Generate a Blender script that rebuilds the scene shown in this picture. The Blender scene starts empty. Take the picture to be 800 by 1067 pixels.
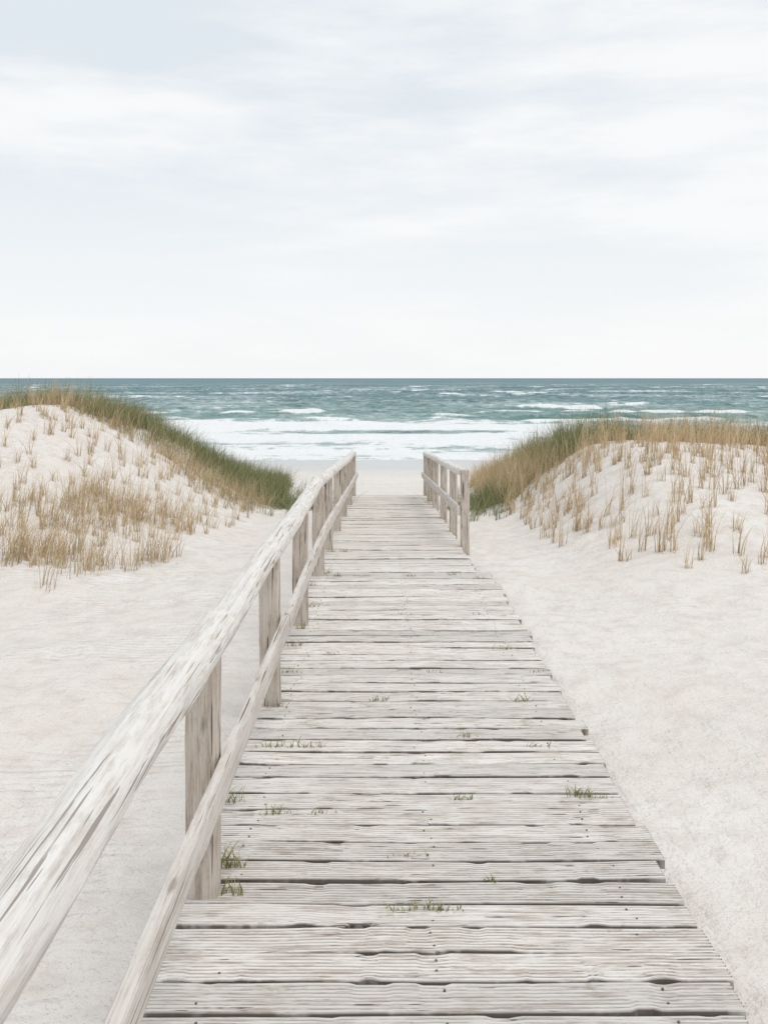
import bpy, math, random
import numpy as np
rng = np.random.default_rng(7)
random.seed(7)
CAMZ = 5.0
F = 950.0
C = bpy.context.scene.collection

# ---------------------------------------------------------------- helpers
def sstep(a, b, x):
    t = np.clip((np.asarray(x, float) - a) / (b - a), 0, 1)
    return t * t * (3 - 2 * t)

_tab = rng.random((256, 256))
def vnoise(x, y):
    x = np.asarray(x, float); y = np.asarray(y, float)
    xi = np.floor(x).astype(int); yi = np.floor(y).astype(int)
    fx = x - xi; fy = y - yi
    fx = fx * fx * (3 - 2 * fx); fy = fy * fy * (3 - 2 * fy)
    a = _tab[xi % 256, yi % 256]; b = _tab[(xi + 1) % 256, yi % 256]
    c = _tab[xi % 256, (yi + 1) % 256]; d = _tab[(xi + 1) % 256, (yi + 1) % 256]
    return (a * (1 - fx) + b * fx) * (1 - fy) + (c * (1 - fx) + d * fx) * fy
def fbm(x, y, o=4):
    s = 0; a = 1; t = 0
    for i in range(o):
        s = s + a * vnoise(x * 2 ** i + 17.3 * i, y * 2 ** i + 9.1 * i); t += a; a *= .5
    return s / t

def deck_z(D):
    D = np.asarray(D, float)
    return np.where(D < 10, CAMZ - (2.03 + .0116 * D), CAMZ - 2.146 - .055 * (D - 10))

def mesh_obj(name, verts, faces4, mat=None, smooth=False, parent=None, attrs=None):
    me = bpy.data.meshes.new(name)
    verts = np.asarray(verts, np.float32); f = np.asarray(faces4, np.int32)
    k = f.shape[1]
    me.vertices.add(len(verts)); me.vertices.foreach_set("co", verts.ravel())
    me.loops.add(f.size); me.loops.foreach_set("vertex_index", f.ravel())
    me.polygons.add(len(f))
    me.polygons.foreach_set("loop_start", np.arange(0, f.size, k, dtype=np.int32))
    me.polygons.foreach_set("loop_total", np.full(len(f), k, np.int32))
    me.update(calc_edges=True)
    if attrs:
        for an, (typ, arr) in attrs.items():
            at = me.attributes.new(an, typ, 'POINT')
            if typ == 'FLOAT': at.data.foreach_set("value", np.asarray(arr, np.float32).ravel())
            else: at.data.foreach_set("color", np.asarray(arr, np.float32).ravel())
    me.validate()
    me.polygons.foreach_set("use_smooth", np.full(len(me.polygons), smooth))
    ob = bpy.data.objects.new(name, me); C.objects.link(ob)
    if mat: me.materials.append(mat)
    if parent: ob.parent = parent
    return ob

def empty(name):
    e = bpy.data.objects.new(name, None); C.objects.link(e); return e

class NT:
    def __init__(s, nt): s.nt = nt; s.n = nt.nodes; s.l = nt.links
    def add(s, t, **kw):
        nd = s.n.new(t)
        for k, v in kw.items(): setattr(nd, k, v)
        return nd
    def link(s, a, b): s.l.new(a, b)
    def math(s, op, a, b=None, c=None, clamp=False):
        nd = s.n.new('ShaderNodeMath'); nd.operation = op; nd.use_clamp = clamp
        for i, v in enumerate((a, b, c)):
            if v is None: continue
            if isinstance(v, (int, float)): nd.inputs[i].default_value = v
            else: s.l.new(v, nd.inputs[i])
        return nd.outputs[0]
    def maprange(s, v, a, b, c=0., d=1., smooth=True):
        nd = s.n.new('ShaderNodeMapRange'); nd.interpolation_type = 'SMOOTHSTEP' if smooth else 'LINEAR'
        s.l.new(v, nd.inputs[0])
        for i, x in enumerate((a, b, c, d)): nd.inputs[i + 1].default_value = x
        return nd.outputs[0]
    def mix(s, f, a, b, mode='MIX'):
        nd = s.n.new('ShaderNodeMix'); nd.data_type = 'RGBA'; nd.blend_type = mode
        for idx, v in ((0, f), (6, a), (7, b)):
            if isinstance(v, (int, float)): nd.inputs[idx].default_value = v
            elif isinstance(v, tuple): nd.inputs[idx].default_value = (*v, 1) if len(v) == 3 else v
            else: s.l.new(v, nd.inputs[idx])
        return nd.outputs[2]
    def noise(s, vec, scale, detail=4, rough=.55, stretch=None, loc=None):
        if stretch or loc:
            mp = s.n.new('ShaderNodeMapping'); s.l.new(vec, mp.inputs[0])
            if stretch: mp.inputs['Scale'].default_value = stretch
            if loc: mp.inputs['Location'].default_value = loc
            vec = mp.outputs[0]
        nd = s.n.new('ShaderNodeTexNoise')
        nd.inputs['Scale'].default_value = scale; nd.inputs['Detail'].default_value = detail
        nd.inputs['Roughness'].default_value = rough
        s.l.new(vec, nd.inputs['Vector'])
        return nd.outputs[0]
    def bump(s, h, strength, dist, normal=None):
        nd = s.n.new('ShaderNodeBump'); nd.inputs['Strength'].default_value = strength
        nd.inputs['Distance'].default_value = dist; s.l.new(h, nd.inputs['Height'])
        if normal: s.l.new(normal, nd.inputs['Normal'])
        return nd.outputs[0]

def new_mat(name, rough=.8, spec=.3):
    m = bpy.data.materials.new(name); m.use_nodes = True
    t = NT(m.node_tree); b = m.node_tree.nodes['Principled BSDF']
    b.inputs['Roughness'].default_value = rough
    b.inputs['Specular IOR Level'].default_value = spec
    t.b = b
    return m, t

# ---------------------------------------------------------------- materials
def mat_sand():
    m, t = new_mat("sand_material", .95, .1)
    g = t.add('ShaderNodeNewGeometry').outputs['Position']
    big = t.noise(g, .5, 2)
    col = t.mix(t.maprange(big, .3, .7), (.71, .66, .61), (.76, .72, .68))
    mid = t.noise(g, 5, 3, .6)
    col = t.mix(t.maprange(mid, .40, .75), col, (.655, .60, .545))
    grain = t.noise(g, 110, 1, .7)
    col = t.mix(t.maprange(grain, .62, .76), col, (.46, .40, .35))
    sep = t.add('ShaderNodeSeparateXYZ'); t.link(g, sep.inputs[0])
    wetn = t.noise(g, 1.0, 3, .6, stretch=(.06, .35, 1))
    ywet = t.math('ADD', sep.outputs[1], t.math('MULTIPLY', t.math('SUBTRACT', wetn, .5), 22))
    wet = t.maprange(ywet, 34, 48)
    col = t.mix(wet, col, (.58, .58, .565))
    t.link(col, t.b.inputs['Base Color'])
    t.link(t.maprange(wet, 0, 1, .95, .5), t.b.inputs['Roughness'])
    b1 = t.bump(t.noise(g, 3.2, 4, .62), .6, .12)
    wv = t.add('ShaderNodeTexWave', wave_type='BANDS', bands_direction='Y')
    wv.inputs['Scale'].default_value = 3.6; wv.inputs['Distortion'].default_value = 4.0
    wv.inputs['Detail'].default_value = 2; wv.inputs['Detail Scale'].default_value = .7
    t.link(g, wv.inputs[0])
    rip_mask = t.math('MULTIPLY', t.maprange(sep.outputs[0], -.9, -1.4), t.maprange(big, .36, .56))
    rip2 = t.math('MULTIPLY', t.maprange(sep.outputs[0], 1.6, 2.4), t.maprange(big, .46, .60, 0, .6))
    b2 = t.bump(t.math('MULTIPLY', wv.outputs[1], t.math('MAXIMUM', rip_mask, rip2)), .5, .026, b1)
    b3 = t.bump(t.noise(g, 34, 3, .7), .7, .016, b2)
    t.link(b3, t.b.inputs['Normal'])
    return m

def mat_deck():
    m, t = new_mat("weathered_plank_wood", .85, .2)
    g0 = t.add('ShaderNodeNewGeometry').outputs['Position']
    sh = t.add('ShaderNodeAttribute', attribute_name='shade').outputs['Fac']
    gr = t.add('ShaderNodeAttribute', attribute_name='groove').outputs['Fac']
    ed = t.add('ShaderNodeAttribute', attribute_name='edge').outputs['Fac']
    cx = t.add('ShaderNodeCombineXYZ'); t.link(t.math('MULTIPLY', sh, 37), cx.inputs[0]); t.link(t.math('MULTIPLY', sh, 91), cx.inputs[2])
    va = t.add('ShaderNodeVectorMath', operation='ADD'); t.link(g0, va.inputs[0]); t.link(cx.outputs[0], va.inputs[1])
    g = va.outputs[0]
    fine = t.noise(g, 1, 4, .75, stretch=(4.5, 170, 5))
    patch = t.noise(g, 1, 4, .7, stretch=(2.5, 30, 3))
    col = t.mix(t.maprange(fine, .34, .56), (.41, .355, .31), (.72, .675, .625))
    col = t.mix(t.math('MULTIPLY', t.maprange(patch, .52, .64), .55), col, (.45, .385, .33))
    white = t.noise(g, 1, 4, .75, stretch=(4, 40, 3), loc=(7, 3, 0))
    col = t.mix(t.math('MULTIPLY', t.maprange(white, .44, .56), .7), col, (.80, .77, .73))
    brk = t.maprange(t.noise(g, 1, 3, .65, stretch=(5, 9, 3), loc=(1, 8, 0)), .36, .52, .2, 1.0)
    col = t.mix(t.math('MULTIPLY', t.math('MULTIPLY', gr, brk), .66), col, (.24, .195, .165))
    tone = t.maprange(sh, 0, 1, .86, 1.10, False)
    cmb = t.add('ShaderNodeCombineColor')
    for i in range(3): t.link(tone, cmb.inputs[i])
    col = t.mix(1.0, col, cmb.outputs[0], 'MULTIPLY')
    cr = t.noise(g, 1, 3, .6, stretch=(4, 100, 4), loc=(2, 9, 0))
    col = t.mix(t.math('MULTIPLY', t.maprange(cr, .635, .67), .85), col, (.11, .09, .075))
    ms = t.noise(g0, 1, 4, .7, stretch=(6, 9, 6), loc=(4, 1, 0))
    col = t.mix(t.math('MULTIPLY', t.maprange(ms, .62, .70), .45), col, (.30, .29, .18))
    sep = t.add('ShaderNodeSeparateXYZ'); t.link(g0, sep.inputs[0])
    sn = t.noise(g0, 1, 4, .65, stretch=(1.2, 3.5, 1))
    amt = t.maprange(sep.outputs[1], 7, 15, 0, .22)
    edge = t.maprange(t.math('ABSOLUTE', t.math('SUBTRACT', sep.outputs[0], .22)), .7, 1.0, 0, .08)
    sand = t.maprange(t.math('ADD', t.math('ADD', sn, amt), edge), .62, .76)
    col = t.mix(t.math('MULTIPLY', sand, .65), col, (.66, .60, .53))
    col = t.mix(t.math('MULTIPLY', ed, t.maprange(brk, .2, 1, .35, .88)), col, (.13, .105, .087))  # gap shade painted as dark brown on plank edges and side faces
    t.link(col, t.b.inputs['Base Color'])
    t.link(t.bump(fine, .6, .006), t.b.inputs['Normal'])
    return m

def mat_wood(name, across, along, axis, light, dark, crackc, whiteamt=.5, whitec=(.68, .66, .64), contrast=1.0, crack=.85, ca=.45, lo=.645):
    m, t = new_mat(name, .85, .2)
    g = t.add('ShaderNodeNewGeometry').outputs['Position']
    def st(a, l):
        v = [a, a, a]; v[axis] = l; return tuple(v)
    fine = t.noise(g, 1, 5, .75, stretch=st(across, along))
    col = t.mix(t.maprange(fine, .34, .60), dark, light)
    patch = t.noise(g, 1, 5, .75, stretch=st(across * .35, along * 1.6), loc=(3, 5, 1))
    col = t.mix(t.math('MULTIPLY', t.maprange(patch, .40, .56), whiteamt), col, whitec)
    p2 = t.noise(g, 1, 5, .75, stretch=st(across * .2, along * 1.6), loc=(13, 2, 8))
    col = t.mix(t.math('MULTIPLY', t.maprange(p2, .53, .66), .5 * contrast), col, dark)
    cr = t.noise(g, 1, 2, .5, stretch=st(across * .8, along * ca), loc=(1, 1, 7))
    crk = t.maprange(cr, lo, lo + .03)
    col = t.mix(t.math('MULTIPLY', crk, crack), col, crackc)
    vo = t.add('ShaderNodeTexVoronoi'); mp = t.add('ShaderNodeMapping'); t.link(g, mp.inputs[0])
    mp.inputs['Scale'].default_value = st(9, 2.2); t.link(mp.outputs[0], vo.inputs['Vector']); vo.inputs['Scale'].default_value = 1
    kn = t.maprange(vo.outputs['Distance'], .15, .06)
    col = t.mix(t.math('MULTIPLY', kn, .5), col, crackc)
    t.link(col, t.b.inputs['Base Color'])
    h = t.math('SUBTRACT', fine, crk)
    t.link(t.bump(h, .5, .005), t.b.inputs['Normal'])
    return m

def mat_attr_grass():
    m, t = new_mat("grass_blade_material", .7, .2)
    a = t.add('ShaderNodeAttribute', attribute_name='tint').outputs['Color']
    t.link(a, t.b.inputs['Base Color'])
    return m

def mat_nail():
    m, t = new_mat("rusty_nail_material", .7, .3)
    g = t.add('ShaderNodeNewGeometry').outputs['Position']
    col = t.mix(t.noise(g, 40, 2), (.10, .07, .055), (.20, .17, .15))
    t.link(col, t.b.inputs['Base Color'])
    return m

def mat_sea():
    m, t = new_mat("sea_water_material", .45, .2)
    g = t.add('ShaderNodeNewGeometry').outputs['Position']
    foam = t.add('ShaderNodeAttribute', attribute_name='foam').outputs['Fac']
    grn = t.add('ShaderNodeAttribute', attribute_name='green').outputs['Fac']
    sep = t.add('ShaderNodeSeparateXYZ'); t.link(g, sep.inputs[0])
    shallow = t.maprange(sep.outputs[1], 260, 75)
    farm = t.maprange(sep.outputs[1], 200, 2500)
    col = t.mix(shallow, (.055, .145, .165), (.22, .34, .31))
    col = t.mix(farm, col, (.055, .125, .165))
    far = t.noise(g, 1, 5, .75, stretch=(.020, .012, 1))
    col = t.mix(t.math('MULTIPLY', t.maprange(far, .44, .60), .7), col, (.10, .21, .225))
    ch = t.noise(g, 1, 5, .8, stretch=(.20, .11, 1))
    col = t.mix(t.math('MULTIPLY', t.maprange(ch, .50, .62), .6), col, (.22, .34, .335))
    ch2 = t.noise(g, 1, 4, .8, stretch=(.34, .16, 1), loc=(5, 5, 0))
    col = t.mix(t.math('MULTIPLY', t.maprange(ch2, .50, .62), .7), col, (.035, .10, .11))
    col = t.mix(grn, col, (.07, .19, .14))
    n = t.noise(g, 1, 6, .78, stretch=(.40, .34, .5))
    f = t.maprange(t.math('ADD', n, foam), .94, 1.06)
    thin = t.maprange(t.math('ADD', n, foam), .78, .98, 0, .55)
    col = t.mix(thin, col, (.60, .66, .65))
    col = t.mix(f, col, (.82, .83, .83))
    t.link(col, t.b.inputs['Base Color'])
    t.link(t.maprange(f, 0, 1, .45, .9), t.b.inputs['Roughness'])
    t.link(t.maprange(f, 0, 1, .18, .02), t.b.inputs['Specular IOR Level'])
    b2 = t.bump(n, .9, .7)
    t.link(b2, t.b.inputs['Normal'])
    return m

SAND = mat_sand(); DECK = mat_deck(); GRASS = mat_attr_grass(); SEA = mat_sea(); NAIL = mat_nail()
LOG = mat_wood("weathered_log_wood", 95, 2.4, 1, (.73, .70, .665), (.52, .465, .41), (.22, .18, .15), .65, (.77, .75, .72), 1.0, .75)
RAILW = mat_wood("weathered_rail_wood", 95, 2.2, 1, (.63, .585, .535), (.45, .39, .34), (.15, .12, .10), .55, (.72, .69, .65), 1.0, .8)
POSTW = mat_wood("weathered_post_wood", 80, 3.0, 2, (.56, .49, .42), (.33, .265, .21), (.09, .07, .055), .45, (.67, .62, .56), 1.0, .85, .5, .62)

# ---------------------------------------------------------------- terrain
def dune_left(X, D):
    n = fbm(X * .22 + 5, D * .22 + 3, 3) - .5
    e = D + n * 3
    return 2.02 * sstep(-1.8, -6.9, X) * sstep(8.5, 16.5, e) * (1 - sstep(21, 29, e)) * (1 + .5 * n)
def dune_right(X, D):
    n = fbm(X * .25 + 40, D * .25 + 13, 3) - .5
    e = D + n * 2.0
    return 1.25 * sstep(1.9, 4.3, X) * sstep(8.6, 16.5, e) * (1 - sstep(21, 29, e)) * (1 + .4 * n)
def ground_z(X, D):
    X = np.asarray(X, float); D = np.asarray(D, float)
    base = np.interp(D, [-3000, -60, -10, 0, 10, 21.6, 30, 42, 56, 80, 130],
                     [4.6, 4.2, 3.0, 2.86, 2.735, 2.13, 1.55, .70, -.02, -.8, -3.0])
    bump = (fbm(X * .6 + 9, D * .6 + 2, 4) - .5)
    off = sstep(1.2, 3.0, np.abs(X - .2))
    amp = np.where(D < 44, .05 + .22 * off, .03 + .06 * off)
    z = base + bump * amp + dune_left(X, D) + dune_right(X, D)
    z = z + .10 * sstep(1.4, 3.0, X) * (1 - sstep(20, 30, D))
    drift = fbm(X * .2 + 60, D * .9, 2)
    z = z + .05 * sstep(.45, .7, drift) * (1 - off) * (np.abs(X - .2) > .9) * (D < 21)
    fp = fbm(X * 3.2, D * 3.2 + 50, 2)
    z = z - .035 * sstep(.58, .75, fp) * off * (D < 40)
    far = sstep(9, 40, np.abs(X)) * (1 - sstep(-5, 24, D))
    z = z + far * 3.0 * fbm(X * .05, D * .05 + 7, 3)
    return z

def sinh_axis(lo, hi, n, c, k):
    a = np.arcsinh((lo - c) / k); b = np.arcsinh((hi - c) / k)
    return c + k * np.sinh(np.linspace(a, b, n))
xs = sinh_axis(-3000, 3000, 620, 0, 6.0)
ys = np.concatenate([sinh_axis(-3000, 2, 90, 3, 4)[:-1], np.linspace(2, 30, 430)[:-1], np.linspace(30, 130, 150)])
XX, YY = np.meshgrid(xs, ys)
ZZ = ground_z(XX, YY)
def grid_faces(nr, nc):
    i = np.arange(nr - 1)[:, None] * nc + np.arange(nc - 1)[None, :]
    return np.stack([i, i + 1, i + nc + 1, i + nc], -1).reshape(-1, 4)
mesh_obj("sand_ground", np.stack([XX, YY, ZZ], -1).reshape(-1, 3), grid_faces(len(ys), len(xs)), SAND, True)

# ---------------------------------------------------------------- sea
ds = np.concatenate([np.linspace(48, 170, 540)[:-1], np.geomspace(170, 900, 300)[:-1], np.geomspace(900, 40000, 60)])
us = np.linspace(-1, 1, 620)
UU, DD = np.meshgrid(us, ds)
SX = UU * (DD * .75 + 60)
fade = 1 - sstep(350, 900, DD)
rough = fbm(SX * .11, DD * .22, 5) - .5
warp = DD + 5 * (fbm(SX * .03, DD * .03, 2) - .5) * 2
swell = np.sin(warp * 2 * np.pi / 13.0)
amp = np.interp(DD, [50, 62, 100, 140, 400], [.0, .08, .26, .45, .7])
sz = (rough * 2.2 + swell * .6 * fbm(SX * .05, DD * .05 + 9, 2)) * amp * fade
wash = sstep(48, 56, DD) * (1 - sstep(90, 112, DD))
streak = fbm(SX * .035 + 3, DD * .13, 5)
foam = wash * (.57 + 1.25 * (streak - .47))
foam = np.maximum(foam, .54 * sstep(48, 54, DD) * (1 - sstep(58, 70, DD)))
foam = foam + .39 * sstep(86, 108, DD) * (1 - .40 * sstep(220, 1500, DD)) * (.36 + fbm(SX * .03, DD * .03 + 5, 3))
green = np.zeros_like(SX)
B = [(-23, -7, 121, .9, .88), (20, 35, 143, .8, .82), (31, 52, 127, .9, .86), (13, 31, 111, 1.0, .44),
     (4, 9.5, 109, .6, .72), (-35, -25, 120, .7, .7), (-60, -40, 130, .7, .7), (-48, -30, 100, .5, .65),
     (-18, 2, 98, .5, .74), (14, 29, 100, .6, .76), (12, 24, 130, .5, .68), (60, 90, 120, .7, .7),
     (-100, -70, 118, .7, .7), (-11, -2, 106, .5, .64), (-26, -4, 87, .35, .74), (3, 27, 89, .35, .74),
     (-40, 8, 76, .25, .70), (-4, 50, 71, .22, .70), (-5, 4, 150, .4, .55), (40, 52, 170, .5, .6),
     (-26, -16, 92, .4, .66), (24, 40, 104, .6, .78), (28, 44, 93, .4, .70), (-6, 8, 93, .35, .70),
     (-30, 20, 64, .15, .66), (-45, 45, 57, .10, .66), (-20, -12, 136, .5, .66), (5, 14, 120, .4, .62)]
rb = random.Random(11)
for i in range(130):
    d0 = math.exp(rb.uniform(math.log(112), math.log(800)))
    xc = rb.uniform(-.6, .6) * d0; wd = rb.uniform(1.0, 4.5) * (1 + d0 / 350)
    B.append((xc - wd, xc + wd, d0, rb.uniform(.25, .5), rb.uniform(.46, .68)))
for bi, (x0, x1, d0, h, fo) in enumerate(B):
    sc_ = 1 + max(0, d0 - 150) / 200
    i0, i1 = np.searchsorted(ds, d0 - 9 * sc_), np.searchsorted(ds, d0 + 9 * sc_)
    S = SX[i0:i1]; Dd = DD[i0:i1]
    dl = d0 + 2.8 * (fbm(S * .14 + bi * 3.7, S * 0 + d0, 3) - .5) * 2
    al = .6 + .9 * (fbm(S * .25 + bi * 9.1, S * 0 + 4.4, 2) - .35)
    along = sstep(x0 - 1.5, x0 + 3.0, S) * (1 - sstep(x1 - 3.0, x1 + 1.5, S)) * np.clip(al, .25, 1)
    e = (Dd - dl) / sc_
    prof = np.where(e < 0, np.exp(-(e / .9) ** 2), np.exp(-(e / 2.6) ** 2))
    sz[i0:i1] += h * along * prof
    foam[i0:i1] = np.maximum(foam[i0:i1], fo * np.clip(along * 1.3, 0, 1) * np.where(e < 0, np.exp(-((e) / 1.4) ** 2), np.exp(-(e / 2.6) ** 2)))
    if h > .75:
        green[i0:i1] = np.maximum(green[i0:i1], along * np.exp(-((e + 1.6) / 1.0) ** 2))
mesh_obj("sea", np.stack([SX, DD, sz], -1).reshape(-1, 3), grid_faces(len(ds), len(us)), SEA, True,
         attrs={'foam': ('FLOAT', foam), 'green': ('FLOAT', green * .9)})

# ---------------------------------------------------------------- boardwalk deck
def plank_mesh(D0, D1, x0, x1, r):
    w = D1 - D0
    ng = 7
    fine = D0 < 9.5
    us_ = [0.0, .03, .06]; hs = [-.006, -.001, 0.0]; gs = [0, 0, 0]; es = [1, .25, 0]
    gd = r.choice([.0015, .003, .0045, .0045])
    if fine:
        for k in range(ng):
            c = .06 + .88 * (k + .5) / ng
            us_ += [c - .034, c - .014, c + .014, c + .034]; hs += [0, -gd, -gd, 0]; gs += [0, 1, 1, 0]; es += [0] * 4
    else:
        for k in range(5):
            us_.append(.07 + .86 * (k + .5) / 5); hs.append(0); gs.append(.45 * (k % 2)); es.append(0)
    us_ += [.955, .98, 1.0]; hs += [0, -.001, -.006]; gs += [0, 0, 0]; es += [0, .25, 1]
    gscale = .25 + .75 * gd / .0045
    us_ = np.array(us_); hs = np.array(hs); gs = np.array(gs) * gscale; es = np.array(es, float)
    nx = 80 if fine else 30
    xsn = np.linspace(x0, x1, nx)
    seed = r.random() * 200
    e0 = (fbm(xsn * 2.2 + seed, xsn * 0 + seed, 4) - .5) * .014
    e1 = (fbm(xsn * 2.2 + seed + 60, xsn * 0 + seed, 4) - .5) * .014
    e0 = e0 + .012 * sstep(.74, .86, vnoise(xsn * 9 + seed, xsn * 0 + 3))
    e1 = e1 - .012 * sstep(.74, .86, vnoise(xsn * 9 + seed, xsn * 0 + 8))
    zt = (fbm(xsn * 1.2 + seed, xsn * 0 + 31, 2) - .5) * .014 + r.uniform(-.004, .004)
    tilt = r.uniform(-.005, .005); yaw = r.uniform(-.004, .004)
    top = []
    for i, x in enumerate(xsn):
        a = D0 + e0[i] + yaw * (x - x0); b = D1 + e1[i] + yaw * (x - x0)
        y = a + (b - a) * us_
        z = deck_z(y) + zt[i] + hs + tilt * (us_ - .5)
        top.append(np.stack([np.full_like(y, x), y, z], -1))
    top = np.array(top)
    bot0 = top[:, 0].copy(); bot0[:, 2] -= .036
    bot1 = top[:, -1].copy(); bot1[:, 2] -= .036
    ring = np.concatenate([bot0[:, None], top, bot1[:, None]], 1)
    m = len(us_) + 2
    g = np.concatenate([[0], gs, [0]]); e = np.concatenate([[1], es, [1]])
    V = ring.reshape(-1, 3)
    i = np.arange(nx - 1)[:, None] * m; j = np.arange(m)[None, :]
    a = i + j; b = i + (j + 1) % m
    Fq = np.stack([a, b, b + m, a + m], -1).reshape(-1, 4)[:, ::-1]
    caps = []
    for base, flip in ((0, False), ((nx - 1) * m, True)):
        lo, hi = 0, m - 1
        while hi - lo >= 3:
            q = [base + lo, base + lo + 1, base + hi - 1, base + hi]
            caps.append(q if not flip else q[::-1]); lo += 1; hi -= 1
    Fq = np.concatenate([Fq, np.array(caps)])
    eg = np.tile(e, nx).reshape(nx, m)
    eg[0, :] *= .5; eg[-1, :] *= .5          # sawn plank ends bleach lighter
    return V, Fq, np.tile(g, nx), eg.ravel(), zt

boardwalk = empty("boardwalk")
VV = []; FF = []; SH = []; GG = []; EE = []; off = 0
NV = []; NF = []; noff = 0
D = -4.0
r = random.Random(3)
while D < 21.7:
    w = r.uniform(.142, .176)
    gap = r.uniform(.008, .014)
    if D < 10.0:
        x0, x1 = -.80 + r.uniform(-.02, .02), 1.19 + r.uniform(-.03, .03)
    else:
        x0, x1 = -.78 + r.uniform(-.015, .015), 1.04 + r.uniform(-.02, .02)
    V, Fq, g, e, zt = plank_mesh(D, D + w, x0, x1, r)
    VV.append(V); FF.append(Fq + off); off += len(V)
    SH.append(np.full(len(V), r.random())); GG.append(g); EE.append(e)
    if D < 12:
        for nxp in (-.60, .2, .95):
            for fy in (.27, .73):
                if r.random() < .3: continue
                cx_, cy_ = nxp + r.uniform(-.03, .03), D + w * fy + r.uniform(-.01, .01)
                k = int(np.clip((cx_ - x0) / (x1 - x0) * (len(zt) - 1), 0, len(zt) - 1))
                cz = float(deck_z(cy_)) + zt[k] + .001
                th = np.linspace(0, 2 * np.pi, 9)[:-1]
                rr_ = .0045
                a = np.stack([cx_ + rr_ * np.cos(th), cy_ + rr_ * np.sin(th), np.full(8, cz - .008)], -1)
                b = a.copy(); b[:, 2] = cz + .0012
                c = np.array([[cx_, cy_, cz + .002]]) + (b - np.array([[cx_, cy_, cz + .0012]])) * .3
                NV.append(np.concatenate([a, b, c]))
                j = np.arange(8)
                NF.append(np.concatenate([np.stack([j, (j + 1) % 8, (j + 1) % 8 + 8, j + 8], -1),
                                          np.stack([j + 8, (j + 1) % 8 + 8, (j + 1) % 8 + 16, j + 16], -1),
                                          np.array([[16, 17, 18, 19], [16, 19, 20, 23], [20, 21, 22, 23]])]) + noff)
                noff += 24
    D += w + gap
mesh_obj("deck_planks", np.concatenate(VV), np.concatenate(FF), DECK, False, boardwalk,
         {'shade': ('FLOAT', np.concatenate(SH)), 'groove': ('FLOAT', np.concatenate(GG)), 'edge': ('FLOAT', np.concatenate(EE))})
mesh_obj("nail_heads", np.concatenate(NV), np.concatenate(NF), NAIL, False, boardwalk)

def tube_box(path, hw, hh, seg_noise=.004, round_=.25, n=16, flat=False, seed=0.0):
    path = np.array(path, float); nP = len(path)
    d = np.gradient(path, axis=0); d /= np.linalg.norm(d, axis=1)[:, None]
    up = np.tile([0., 0, 1.], (nP, 1))
    vert = np.abs(d[:, 2]) > .9
    up[vert] = [0, 1, 0]
    side = np.cross(d, up); side /= np.linalg.norm(side, axis=1)[:, None]
    upv = np.cross(side, d)
    th = np.linspace(0, 2 * np.pi, n, endpoint=False) + np.pi / n
    c, s = np.cos(th), np.sin(th)
    p = round_
    cx = np.sign(c) * np.abs(c) ** p; sy = np.sign(s) * np.abs(s) ** p
    if flat: sy = np.maximum(sy, -.62)
    V = np.zeros((nP, n, 3))
    L = np.arange(nP)
    nz = 1 + (vnoise(np.arange(n)[None, :] * .9 + seed, L[:, None] * .35 + seed * 3) - .5) * seg_noise * 2 / hw
    for k in range(n):
        V[:, k] = path + side * (cx[k] * hw * nz[:, k])[:, None] + upv * (sy[k] * hh * nz[:, k])[:, None]
    i = np.arange(nP - 1)[:, None] * n; j = np.arange(n)[None, :]
    a = i + j; b = i + (j + 1) % n
    Fq = [np.stack([a, b, b + n, a + n], -1).reshape(-1, 4)]
    Vl = [V.reshape(-1, 3)]; base = nP * n
    for e, sgn in ((0, -1), (nP - 1, 1)):
        ring = path[e] + (V[e] - path[e]) * .84 + d[e] * sgn * hw * .12
        cr = path[e] + (V[e] - path[e]) * .02 + d[e] * sgn * hw * .13
        Vl += [ring, cr]
        j = np.arange(n)
        q1 = np.stack([e * n + j, e * n + (j + 1) % n, base + (j + 1) % n, base + j], -1)
        q2 = np.stack([base + j, base + (j + 1) % n, base + n + (j + 1) % n, base + n + j], -1)
        Fq += [q1, q2]; base += 2 * n
    return np.concatenate(Vl), np.concatenate(Fq)

import bmesh
def add_bar(name, path, hw, hh, mat, parent, smooth=True, **kw):
    V, Fq = tube_box(path, hw, hh, **kw)
    ob = mesh_obj(name, V, Fq, mat, smooth, parent)
    bm = bmesh.new(); bm.from_mesh(ob.data); bmesh.ops.recalc_face_normals(bm, faces=bm.faces)
    for ed in bm.edges:
        if len(ed.link_faces) == 2 and ed.calc_face_angle(0) > .55: ed.smooth = False
    bm.to_mesh(ob.data); bm.free()
    return ob

def line(p, q, n, wob=.0, seed=0):
    p = np.array(p, float); q = np.array(q, float)
    t = np.linspace(0, 1, n)[:, None]
    P = p + (q - p) * t
    P[:, 0] += (vnoise(t[:, 0] * 4 + seed, t[:, 0] * 0 + seed) - .5) * wob
    P[:, 2] += (vnoise(t[:, 0] * 4 + seed + 30, t[:, 0] * 0 + seed) - .5) * wob
    return P

for i, x in enumerate((-.60, .2, .93)):
    for k, (a, b) in enumerate(((-4, 9.95), (10.02, 21.6))):
        add_bar(f"stringer_{i}_{k}", line((x, a, float(deck_z(a)) - .125), (x, b, float(deck_z(b)) - .125), 8), .04, .065, POSTW, boardwalk)

# ---------------------------------------------------------------- railings
def rail_at(x, D, h): return (x, D, float(deck_z(D)) + h)

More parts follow.
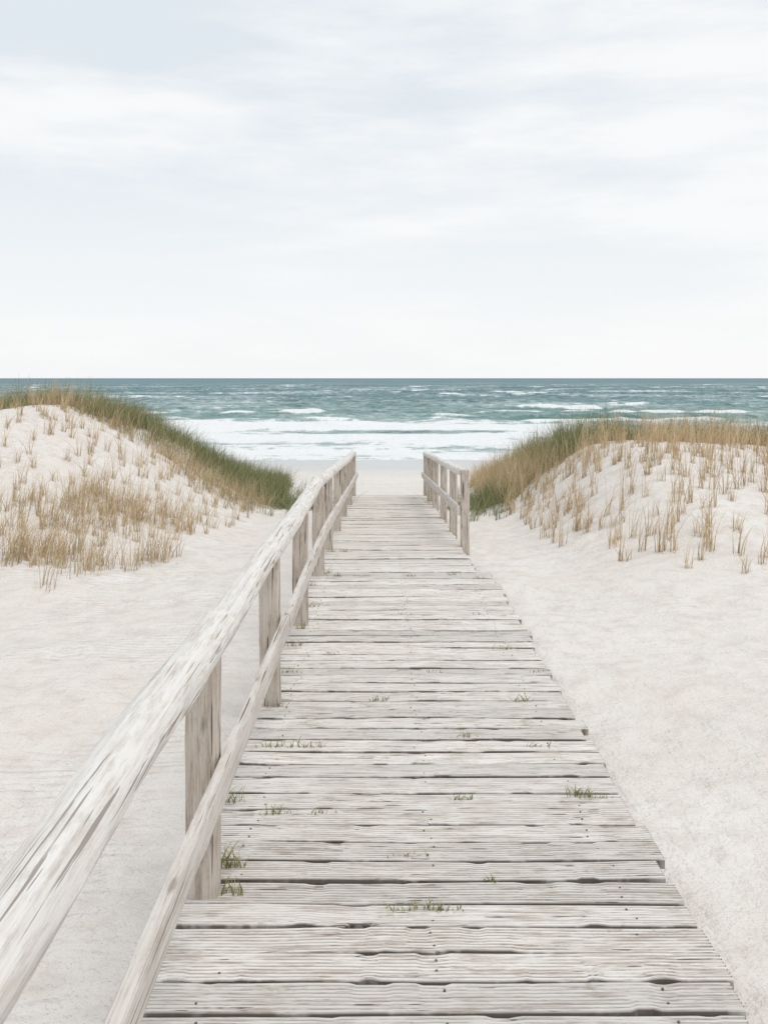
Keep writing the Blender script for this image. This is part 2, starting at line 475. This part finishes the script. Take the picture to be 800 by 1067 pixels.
left = empty("wooden_railing")
XL = -.725
lp = [-3.0, -.7, 1.45, 3.69, 5.91, 7.85, 9.95, 12.0, 14.15, 16.5, 19.0, 21.55]
for i, d in enumerate(lp):
    rr = random.Random(i)
    h = .95
    dx = rr.uniform(-.008, .008)
    add_bar(f"post_{i}", line((XL + dx, d, float(deck_z(d)) - .7), (XL + dx + rr.uniform(-.012, .012), d + rr.uniform(-.01, .01), float(deck_z(d)) + h), 26, .006, i),
            .063 if d < 10.5 else .058, .058, POSTW, left, round_=.22, seg_noise=.003, n=28, seed=i * 3.1)
segs = [(-3.3, -.75, .074), (-.73, 3.905, .080), (3.97, 9.98, .069), (10.25, 14.2, .066), (14.23, 21.75, .066)]
for i, (a, b, rad) in enumerate(segs):
    ha = 1.0 + (.005 if i == 1 else -.005)
    n = int((b - a) * 9) + 4
    P = line(rail_at(XL + .005, a, ha), rail_at(XL + .005, b, ha), n, .024, i * 5 + 1)
    add_bar(f"handrail_{i}", P, rad, rad * .95, LOG, left, round_=.92, seg_noise=.0075, n=30, flat=True, seed=i * 7.7)
XM = XL + .063 + .026
for i, (a, b) in enumerate([(-3.2, 1.5), (1.52, 5.95), (5.97, 10.05), (10.07, 14.2), (14.22, 21.7)]):
    n = int((b - a) * 8) + 4
    P = line(rail_at(XM, a, .49), rail_at(XM, b, .49), n, .01, i * 9 + 2)
    add_bar(f"midrail_{i}", P, .024, .062, RAILW, left, round_=.3, seg_noise=.0022, n=24, seed=i * 2.3)

right = empty("wooden_railing")
def XR(d): return 1.09 - (d - 12.3) * .010
rp = [12.3, 14.1, 16.1, 18.3, 20.0, 21.6]
for i, d in enumerate(rp):
    top = 1.03 if i == 0 else .96
    add_bar(f"post_{i}", line((XR(d), d, float(deck_z(d)) - .7), (XR(d), d, float(deck_z(d)) + top), 20, .006, i + 40),
            .058, .055, POSTW, right, round_=.22, seg_noise=.003, n=24, seed=i * 3.7 + 2)
for i, (a, b) in enumerate([(12.37, 16.1), (16.13, 21.8)]):
    P = line((XR(a) - .01, a, float(deck_z(a)) + .985), (XR(b) - .01, b, float(deck_z(b)) + .985), 34, .015, i + 60)
    add_bar(f"handrail_{i}", P, .062, .058, LOG, right, round_=.8, seg_noise=.005, n=24, flat=True, seed=i + 5.5)
    P = line((XR(a) - .084, a - .1, float(deck_z(a)) + .49), (XR(b) - .084, b, float(deck_z(b)) + .49), 30, .01, i + 70)
    add_bar(f"midrail_{i}", P, .024, .065, RAILW, right, round_=.3, seg_noise=.002, n=20, seed=i + 8.5)

# ---------------------------------------------------------------- grass
def blades(base, h, az, lean, width, col):
    N = len(base); L = 4
    t = np.linspace(0, 1, L)
    V = np.zeros((N, L, 2, 3), np.float32); Cc = np.ones((N, L, 2, 4), np.float32)
    dirx, diry = np.cos(az), np.sin(az)
    face = rng.random(N) * np.pi
    fx, fy = np.cos(face), np.sin(face)
    for k in range(L):
        out = lean * h * t[k] ** 1.7
        up = h * t[k] * (1 - .35 * lean * t[k])
        wk = width * (1 - t[k]) ** .7 * .5 + .0006
        for s_, sg in ((0, -1), (1, 1)):
            V[:, k, s_, 0] = base[:, 0] + dirx * out + fx * wk * sg
            V[:, k, s_, 1] = base[:, 1] + diry * out + fy * wk * sg
            V[:, k, s_, 2] = base[:, 2] + up
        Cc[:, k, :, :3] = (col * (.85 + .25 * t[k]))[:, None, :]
    idx = np.arange(N)[:, None] * (L * 2) + (np.arange(L - 1) * 2)[None, :]
    Fq = np.stack([idx, idx + 1, idx + 3, idx + 2], -1).reshape(-1, 4)
    return V.reshape(-1, 3), Fq, Cc.reshape(-1, 4)

def tufts(cx, cy, nb, hmean, spread, green, leanm=.28, wmul=1.0):
    rep = np.repeat(np.arange(len(cx)), nb)
    M = len(rep)
    a = rng.random(M) * 2 * np.pi; rad = np.sqrt(rng.random(M)) * spread
    x = cx[rep] + np.cos(a) * rad; y = cy[rep] + np.sin(a) * rad
    z = ground_z(x, y) - .02
    h = hmean[rep] * rng.uniform(.4, 1.3, M)
    az = a * .6 + rng.normal(0, .8, M); az = np.where(rng.random(M) < .5, rng.normal(.2, .6, M), az)
    lean = np.abs(rng.normal(leanm, .24, M))
    g = np.clip(green[rep] + rng.normal(0, .25, M), 0, 1)[:, None]
    straw = np.array([.70, .56, .37]); straw2 = np.array([.45, .31, .17]); gr = np.array([.26, .29, .13]); dg = np.array([.09, .12, .05])
    v = rng.random(M)[:, None]
    s = straw * v + straw2 * (1 - v); q = gr * v + dg * (1 - v)
    col = s * (1 - g) + q * g
    return blades(np.stack([x, y, z], -1), h, az, lean, rng.uniform(.005, .010, M) * wmul, col)

def build_grass(name, parts):
    V = []; Fq = []; Cc = []; o = 0
    for v, f, c in parts:
        V.append(v); Fq.append(f + o); Cc.append(c); o += len(v)
    mesh_obj(name, np.concatenate(V), np.concatenate(Fq), GRASS, False, None, {'tint': ('FLOAT_COLOR', np.concatenate(Cc))})

# left dune
gx, gy = np.meshgrid(np.arange(-22, -1.8, .36), np.arange(8.5, 20, .42))
gx = gx.ravel() + rng.normal(0, .12, gx.size); gy = gy.ravel() + rng.normal(0, .14, gy.size)
hl = dune_left(gx, gy)
keep = (hl > .10) & (rng.random(gx.size) < .92)
gx, gy, hl = gx[keep], gy[keep], hl[keep]
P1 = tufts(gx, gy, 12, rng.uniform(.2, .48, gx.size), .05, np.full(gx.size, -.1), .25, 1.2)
n = 340
bx = rng.uniform(-6.5, -2.6, n); by = rng.uniform(8.6, 14.5, n)
hb = dune_left(bx, by)
k = (hb > .03) & (hb < .7) & (fbm(bx * 1.2, by * 1.2 + 4, 2) > .49)
P2 = tufts(bx[k], by[k], 18, rng.uniform(.3, .66, k.sum()), .13, np.full(k.sum(), .0))
n = 14000
bx = rng.uniform(-26, -1.3, n); by = rng.uniform(15, 27, n)
hb = dune_left(bx, by)
dn = sstep(17.0, 19.4, by + 3.5 * (fbm(bx * .7, by * .7 + 30, 3) - .5))
k = (hb > .07) & (rng.random(n) < dn)
bx, by = bx[k], by[k]
patchg = fbm(bx * .8, by * .8, 3)
greenv = .10 + .85 * sstep(17.3, 20.0, by + 6 * (patchg - .5))
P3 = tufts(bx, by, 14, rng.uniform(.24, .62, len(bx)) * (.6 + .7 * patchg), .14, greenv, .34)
build_grass("dune_grass", [P1, P2, P3])

# right dune
gx, gy = np.meshgrid(np.arange(1.9, 14, .25), np.arange(8.8, 19.5, .30))
gx = gx.ravel() + rng.normal(0, .13, gx.size); gy = gy.ravel() + rng.normal(0, .15, gy.size)
hb = dune_right(gx, gy)
k = (hb > .045) & (rng.random(gx.size) < .50 + .4 * sstep(11, 14, gy))
gx, gy = gx[k], gy[k]
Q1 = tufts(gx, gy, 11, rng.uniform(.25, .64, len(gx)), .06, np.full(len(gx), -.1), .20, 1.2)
n = 13000
bx = rng.uniform(1.5, 24, n); by = rng.uniform(14, 27, n)
hb = dune_right(bx, by)
dn = sstep(16.6, 18.8, by + 3.5 * (fbm(bx * .7 + 9, by * .7 + 30, 3) - .5))
k = (hb > .06) & (rng.random(n) < dn)
bx, by = bx[k], by[k]
patchg = fbm(bx * .7 + 7, by * .7, 3)
greenv = .05 + 1.0 * sstep(16.8, 19.3, by + 6 * (patchg - .5)) * sstep(2.6, 4.0, bx)
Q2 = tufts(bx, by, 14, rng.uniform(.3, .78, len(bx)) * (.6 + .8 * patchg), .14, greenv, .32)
build_grass("dune_grass", [Q1, Q2])

def bush(name, cx, cy, sx, sy, n, h):
    x = rng.normal(cx, sx, n); y = rng.normal(cy, sy, n)
    build_grass(name, [tufts(x, y, 18, np.full(n, h) * rng.uniform(.5, 1.25, n), .12, np.full(n, .95), .45)])
bush("beach_shrub", 2.1, 18.6, .36, .9, 130, .44)
bush("beach_shrub", -1.9, 19.5, .34, .9, 90, .46)

# weeds growing through the deck gaps
px = [(238, 905, 1.6), (240, 835, 1.2), (288, 847, .7), (335, 847, .5), (285, 779, .8), (310, 779, .9), (330, 779, .7), (395, 729, .6),
      (540, 731, .9), (485, 768, .7), (530, 676, .7), (600, 828, .9), (620, 830, .7), (470, 947, .5), (420, 947, .5), (455, 947, .6),
      (340, 597, .9), (350, 600, .8), (325, 632, .8), (308, 672, .8), (485, 832, .6), (425, 892, .4), (510, 918, .5), (330, 598, 1.0),
      (560, 778, .6), (315, 655, .9), (300, 700, .7), (360, 572, .8), (470, 598, .6), (290, 735, .7), (236, 930, 1.0), (420, 640, .5), (500, 640, .5),
      (322, 610, .9), (344, 572, .9), (450, 700, .4), (560, 700, .5), (380, 600, .5), (430, 600, .5), (500, 602, .6), (345, 680, .4)]
Ws = []
for (u, v, s) in px:
    H = 2.07; Dw = F * H / (v - 394)
    H = CAMZ - float(deck_z(Dw)); Dw = F * H / (v - 394); X = (u - 400) / F * Dw
    nb = int(10 + 15 * s)
    bx = X + rng.normal(0, .04, nb); by = Dw + rng.normal(0, .008, nb)
    bz = deck_z(by) - .01
    h = rng.uniform(.025, .10, nb) * s
    v_ = rng.random(nb)[:, None]
    col = np.array([.17, .21, .07]) * v_ + np.array([.38, .34, .16]) * (1 - v_)
    Ws.append(blades(np.stack([bx, by, bz], -1), h, rng.random(nb) * 6.28, rng.uniform(.2, .9, nb), rng.uniform(.003, .007, nb), col))
build_grass("deck_weeds", Ws)

# ---------------------------------------------------------------- light, sky, camera
SUN_EL, SUN_AZ = math.radians(62), math.radians(130)
sd = bpy.data.lights.new("sun", 'SUN'); sd.energy = 1.4; sd.angle = math.radians(40); sd.color = (1, .965, .92)
so = bpy.data.objects.new("sun", sd); C.objects.link(so)
from mathutils import Vector
dirv = Vector((math.sin(SUN_AZ) * math.cos(SUN_EL), math.cos(SUN_AZ) * math.cos(SUN_EL), math.sin(SUN_EL)))
so.rotation_euler = dirv.to_track_quat('Z', 'Y').to_euler()
so.location = dirv * 60

w = bpy.data.worlds.new("World"); bpy.context.scene.world = w; w.use_nodes = True
t = NT(w.node_tree); t.n.clear()
out = t.add('ShaderNodeOutputWorld')
sky = t.add('ShaderNodeTexSky'); sky.sky_type = 'NISHITA'; sky.sun_disc = False
sky.sun_elevation = SUN_EL; sky.sun_rotation = SUN_AZ
b1 = t.add('ShaderNodeBackground'); b1.inputs[1].default_value = .1; t.link(sky.outputs[0], b1.inputs[0])
g = t.add('ShaderNodeTexCoord').outputs['Generated']
n1 = t.noise(g, 1.7, 6, .52, stretch=(1, 1, 5.0), loc=(.25, 0, 0))
n2 = t.noise(g, 4, 5, .6, stretch=(1, 1, 5), loc=(2, 1, 3))
sep = t.add('ShaderNodeSeparateXYZ'); t.link(g, sep.inputs[0])
el = t.maprange(sep.outputs[2], .03, .30)
cl = t.math('ADD', t.math('MULTIPLY', n1, .66), t.math('MULTIPLY', n2, .34))
cl = t.math('ADD', cl, t.maprange(sep.outputs[2], .22, .40, 0, .05))
f = t.math('MULTIPLY', t.maprange(cl, .41, .59), t.maprange(el, 0, 1, .22, 1.0, False))
col = t.mix(f, (.99, .993, .996), (.79, .85, .90))
b2 = t.add('ShaderNodeBackground'); b2.inputs[1].default_value = 1.0; t.link(col, b2.inputs[0])
mx = t.add('ShaderNodeMixShader'); mx.inputs[0].default_value = .94
t.link(b1.outputs[0], mx.inputs[1]); t.link(b2.outputs[0], mx.inputs[2]); t.link(mx.outputs[0], out.inputs[0])

cd = bpy.data.cameras.new("camera"); co = bpy.data.objects.new("camera", cd); C.objects.link(co)
co.location = (0, 0, CAMZ); co.rotation_euler = (math.radians(90), 0, 0)
cd.sensor_fit = 'VERTICAL'; cd.sensor_height = 24; cd.lens = 24 * F / 1067.0
cd.shift_y = -(533.5 - 394) / 1067.0
cd.clip_end = 60000; cd.clip_start = .05
sc = bpy.context.scene; sc.camera = co
sc.view_settings.view_transform = 'Standard'; sc.view_settings.look = 'None'; sc.view_settings.exposure = 0
